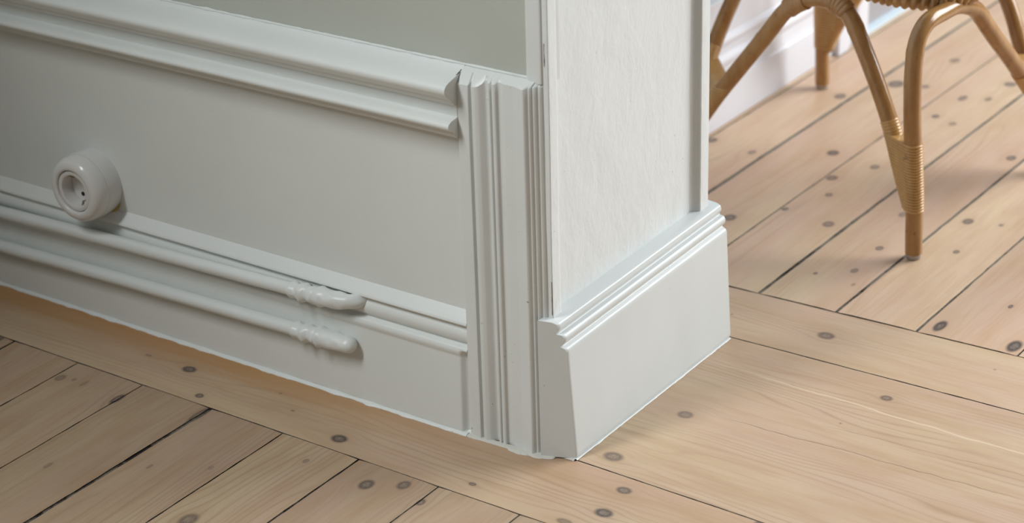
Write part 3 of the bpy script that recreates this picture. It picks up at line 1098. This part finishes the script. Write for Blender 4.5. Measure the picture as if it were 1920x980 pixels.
def at_z(pth, z, end):
    seq = pth if end == 0 else list(reversed(pth))
    if z <= seq[0].z:
        return seq[0]
    for p, q in zip(seq[:-1], seq[1:]):
        if (p.z - z) * (q.z - z) <= 0 and abs(q.z - p.z) > 1e-6:
            return p.lerp(q, (z - p.z) / (q.z - p.z))
    return seq[0]


def stadium(c0, c1, r, seg=44):
    """outline around two circles in the horizontal plane"""
    d = (c1 - c0)
    d.z = 0
    if d.length < 1e-5:
        d = Vector((1, 0, 0))
    d.normalize()
    nrm = Vector((-d.y, d.x, 0))
    out = []
    h = seg // 2
    for j in range(h):
        a = math.pi * j / (h - 1)
        out.append(c0 + (nrm * math.cos(a) - d * math.sin(a)) * r)
    for j in range(h):
        a = math.pi * j / (h - 1)
        out.append(c1 + (-nrm * math.cos(a) + d * math.sin(a)) * r)
    return out


feet = [('AD', 0, 'CA', 1), ('CA', 0, 'BC', 1), ('BC', 0, 'DB', 1), ('DB', 0, 'AD', 1)]
for (k0, e0, k1, e1) in feet:
    bm = bmesh.new()
    z0, z1 = 0.070, 0.170
    wraps = 24
    per = 6
    rings = []
    for i in range(wraps * per + 1):
        z = z0 + (z1 - z0) * i / (wraps * per)
        a = at_z(paths[k0], z, e0)
        b = at_z(paths[k1], max(z, 0.0705), e1)
        c0 = Vector((a.x, a.y, z))
        c1 = Vector((b.x, b.y, z))
        r = CANE + -0.0002 + 0.0021 * abs(math.sin(math.pi * i / per)) ** 0.5
        if i == 0 or i == wraps * per:
            r = CANE - 0.0008
        # the upper wraps slant over the leaning cane
        ring = []
        span = (c1 - c0).length
        for P in stadium(c0, c1, r):
            ring.append(bm.verts.new(P))
        rings.append(ring)
    m_ = len(rings[0])
    for A, B in zip(rings[:-1], rings[1:]):
        for j in range(m_):
            bm.faces.new((A[j], A[(j + 1) % m_], B[(j + 1) % m_], B[j]))
    bm.faces.new(rings[0])
    bm.faces.new(list(reversed(rings[-1])))
    part('leg_binding', bm, m_wrap, sharp=70, label='pale wrapped cane binding')
    # slanting wraps on the leaning cane just above
    bm = bmesh.new()
    seq = paths[k1] if e1 == 0 else list(reversed(paths[k1]))
    sub_ = [p for p in seq[:len(seq) // 2] if 0.150 < p.z < 0.190]
    if len(sub_) > 2:
        fine_ = catmull(sub_, 14)
        sweep(bm, fine_, lambda i, a, an, p: CANE + 0.0004 + 0.0007 * abs(math.sin(a * math.pi / 0.0042)), 24)
        part('leg_binding', bm, m_wrap, sharp=70, label='pale wrapped cane binding')
    # foot glide
    bm = bmesh.new()
    p0 = paths[k0][0]
    c = Vector((p0.x, p0.y, 0))
    sweep(bm, [c + Vector((0, 0, 0.0003)), c + Vector((0, 0, 0.0015)), c + Vector((0, 0, 0.0075)), c + Vector((0, 0, 0.0095))],
          lambda i, a, an, p: (0.0085, 0.0098, 0.0112, 0.0108)[i], 24)
    part('foot_glide', bm, m_glide, sharp=50, label='greyish plastic foot glide')
# bindings where the arches are tied to the seat frame
for kk, lo, hi in (('CA', -.122, -.088), ('CA', -.050, -.026), ('BC', 1.03, 1.08), ('BC', .93, .98), ('DB', -.12, -.09), ('DB', -.02, .01)):
    idx = 1 if kk == 'BC' else 0
    sub_ = [p for p in paths[kk] if lo < p[idx] < hi and p.z > 0.25]
    if len(sub_) < 3:
        continue
    bm = bmesh.new()
    fine_ = catmull(sub_, 10)
    sweep(bm, fine_, lambda i, a, an, p: CANE + 0.0018 + 0.0009 * abs(math.sin(a * math.pi / 0.005)), 24)
    part('arch_binding', bm, m_cane, sharp=70)


def rsquare(x0, x1, y0, y1, r, z, n=14):
    out = []
    for cx, cy, a0 in ((x1 - r, y0 + r, -90), (x1 - r, y1 - r, 0), (x0 + r, y1 - r, 90), (x0 + r, y0 + r, 180)):
        for i in range(n):
            a = math.radians(a0 + 90 * i / n)
            px_, py_ = cx + r * math.cos(a), cy + r * math.sin(a)
            # the seat rises a little away from its front corner
            out.append(Vector((px_, py_, z + 0.055 * math.hypot(px_ - 0.085, py_ - 0.725))))
    return out


def densify(loop, step):
    out = []
    n = len(loop)
    for i in range(n):
        a, b = loop[i], loop[(i + 1) % n]
        m = max(1, int(round((b - a).length / step)))
        for j in range(m):
            out.append(a.lerp(b, j / m))
    return out


bm = bmesh.new()
lp_ = densify(rsquare(-0.300, 0.111, 0.709, 1.120, 0.085, 0.3430), 0.0013)
sweep(bm, lp_, lambda i, a, an, p: 0.0108 + 0.0046 * abs(math.sin(math.pi * (a / 0.0105) + 0.5 * an)) ** 0.7, 18, closed=True)
part('seat_rim', bm, m_rim, sharp=70, label='coarsely wound woven rim under the seat')
bm = bmesh.new()
lp_ = densify(rsquare(-0.305, 0.114, 0.706, 1.126, 0.085, 0.3640), 0.0011)
sweep(bm, lp_, lambda i, a, an, p: 0.0145 + 0.0005 * abs(math.sin(math.pi * a / 0.0032)), 20, closed=True)
part('seat_band', bm, m_rim, sharp=70, label='finely wrapped seat frame')
# woven seat: interlaced strands over a shallow dish
bm = bmesh.new()
N_ = 26
for d in (0, 1):
    for i in range(N_):
        c = -0.19 + 0.38 * (i + .5) / N_
        half = 0.195
        if abs(c) > 0.14:
            half = 0.195 - (abs(c) - 0.14) * 0.8
        pth = []
        for j in range(53):
            s = -half + 2 * half * j / 52
            x, y = (s, c) if d == 0 else (c, s)
            z = 0.360 + 0.055 * math.hypot(x - 0.185, y + 0.196) - 0.016 * (1 - (x * x + y * y) / 0.07) + 0.0016 * (1 if (i + d) % 2 else -1) * math.cos(math.pi * (s + 0.19) * N_ / 0.38)
            pth.append(Vector((-0.100 + x, 0.921 + y, z)))
        sweep(bm, pth, 0.0031, 6)
part('seat_weave', bm, m_wrap, sharp=70)
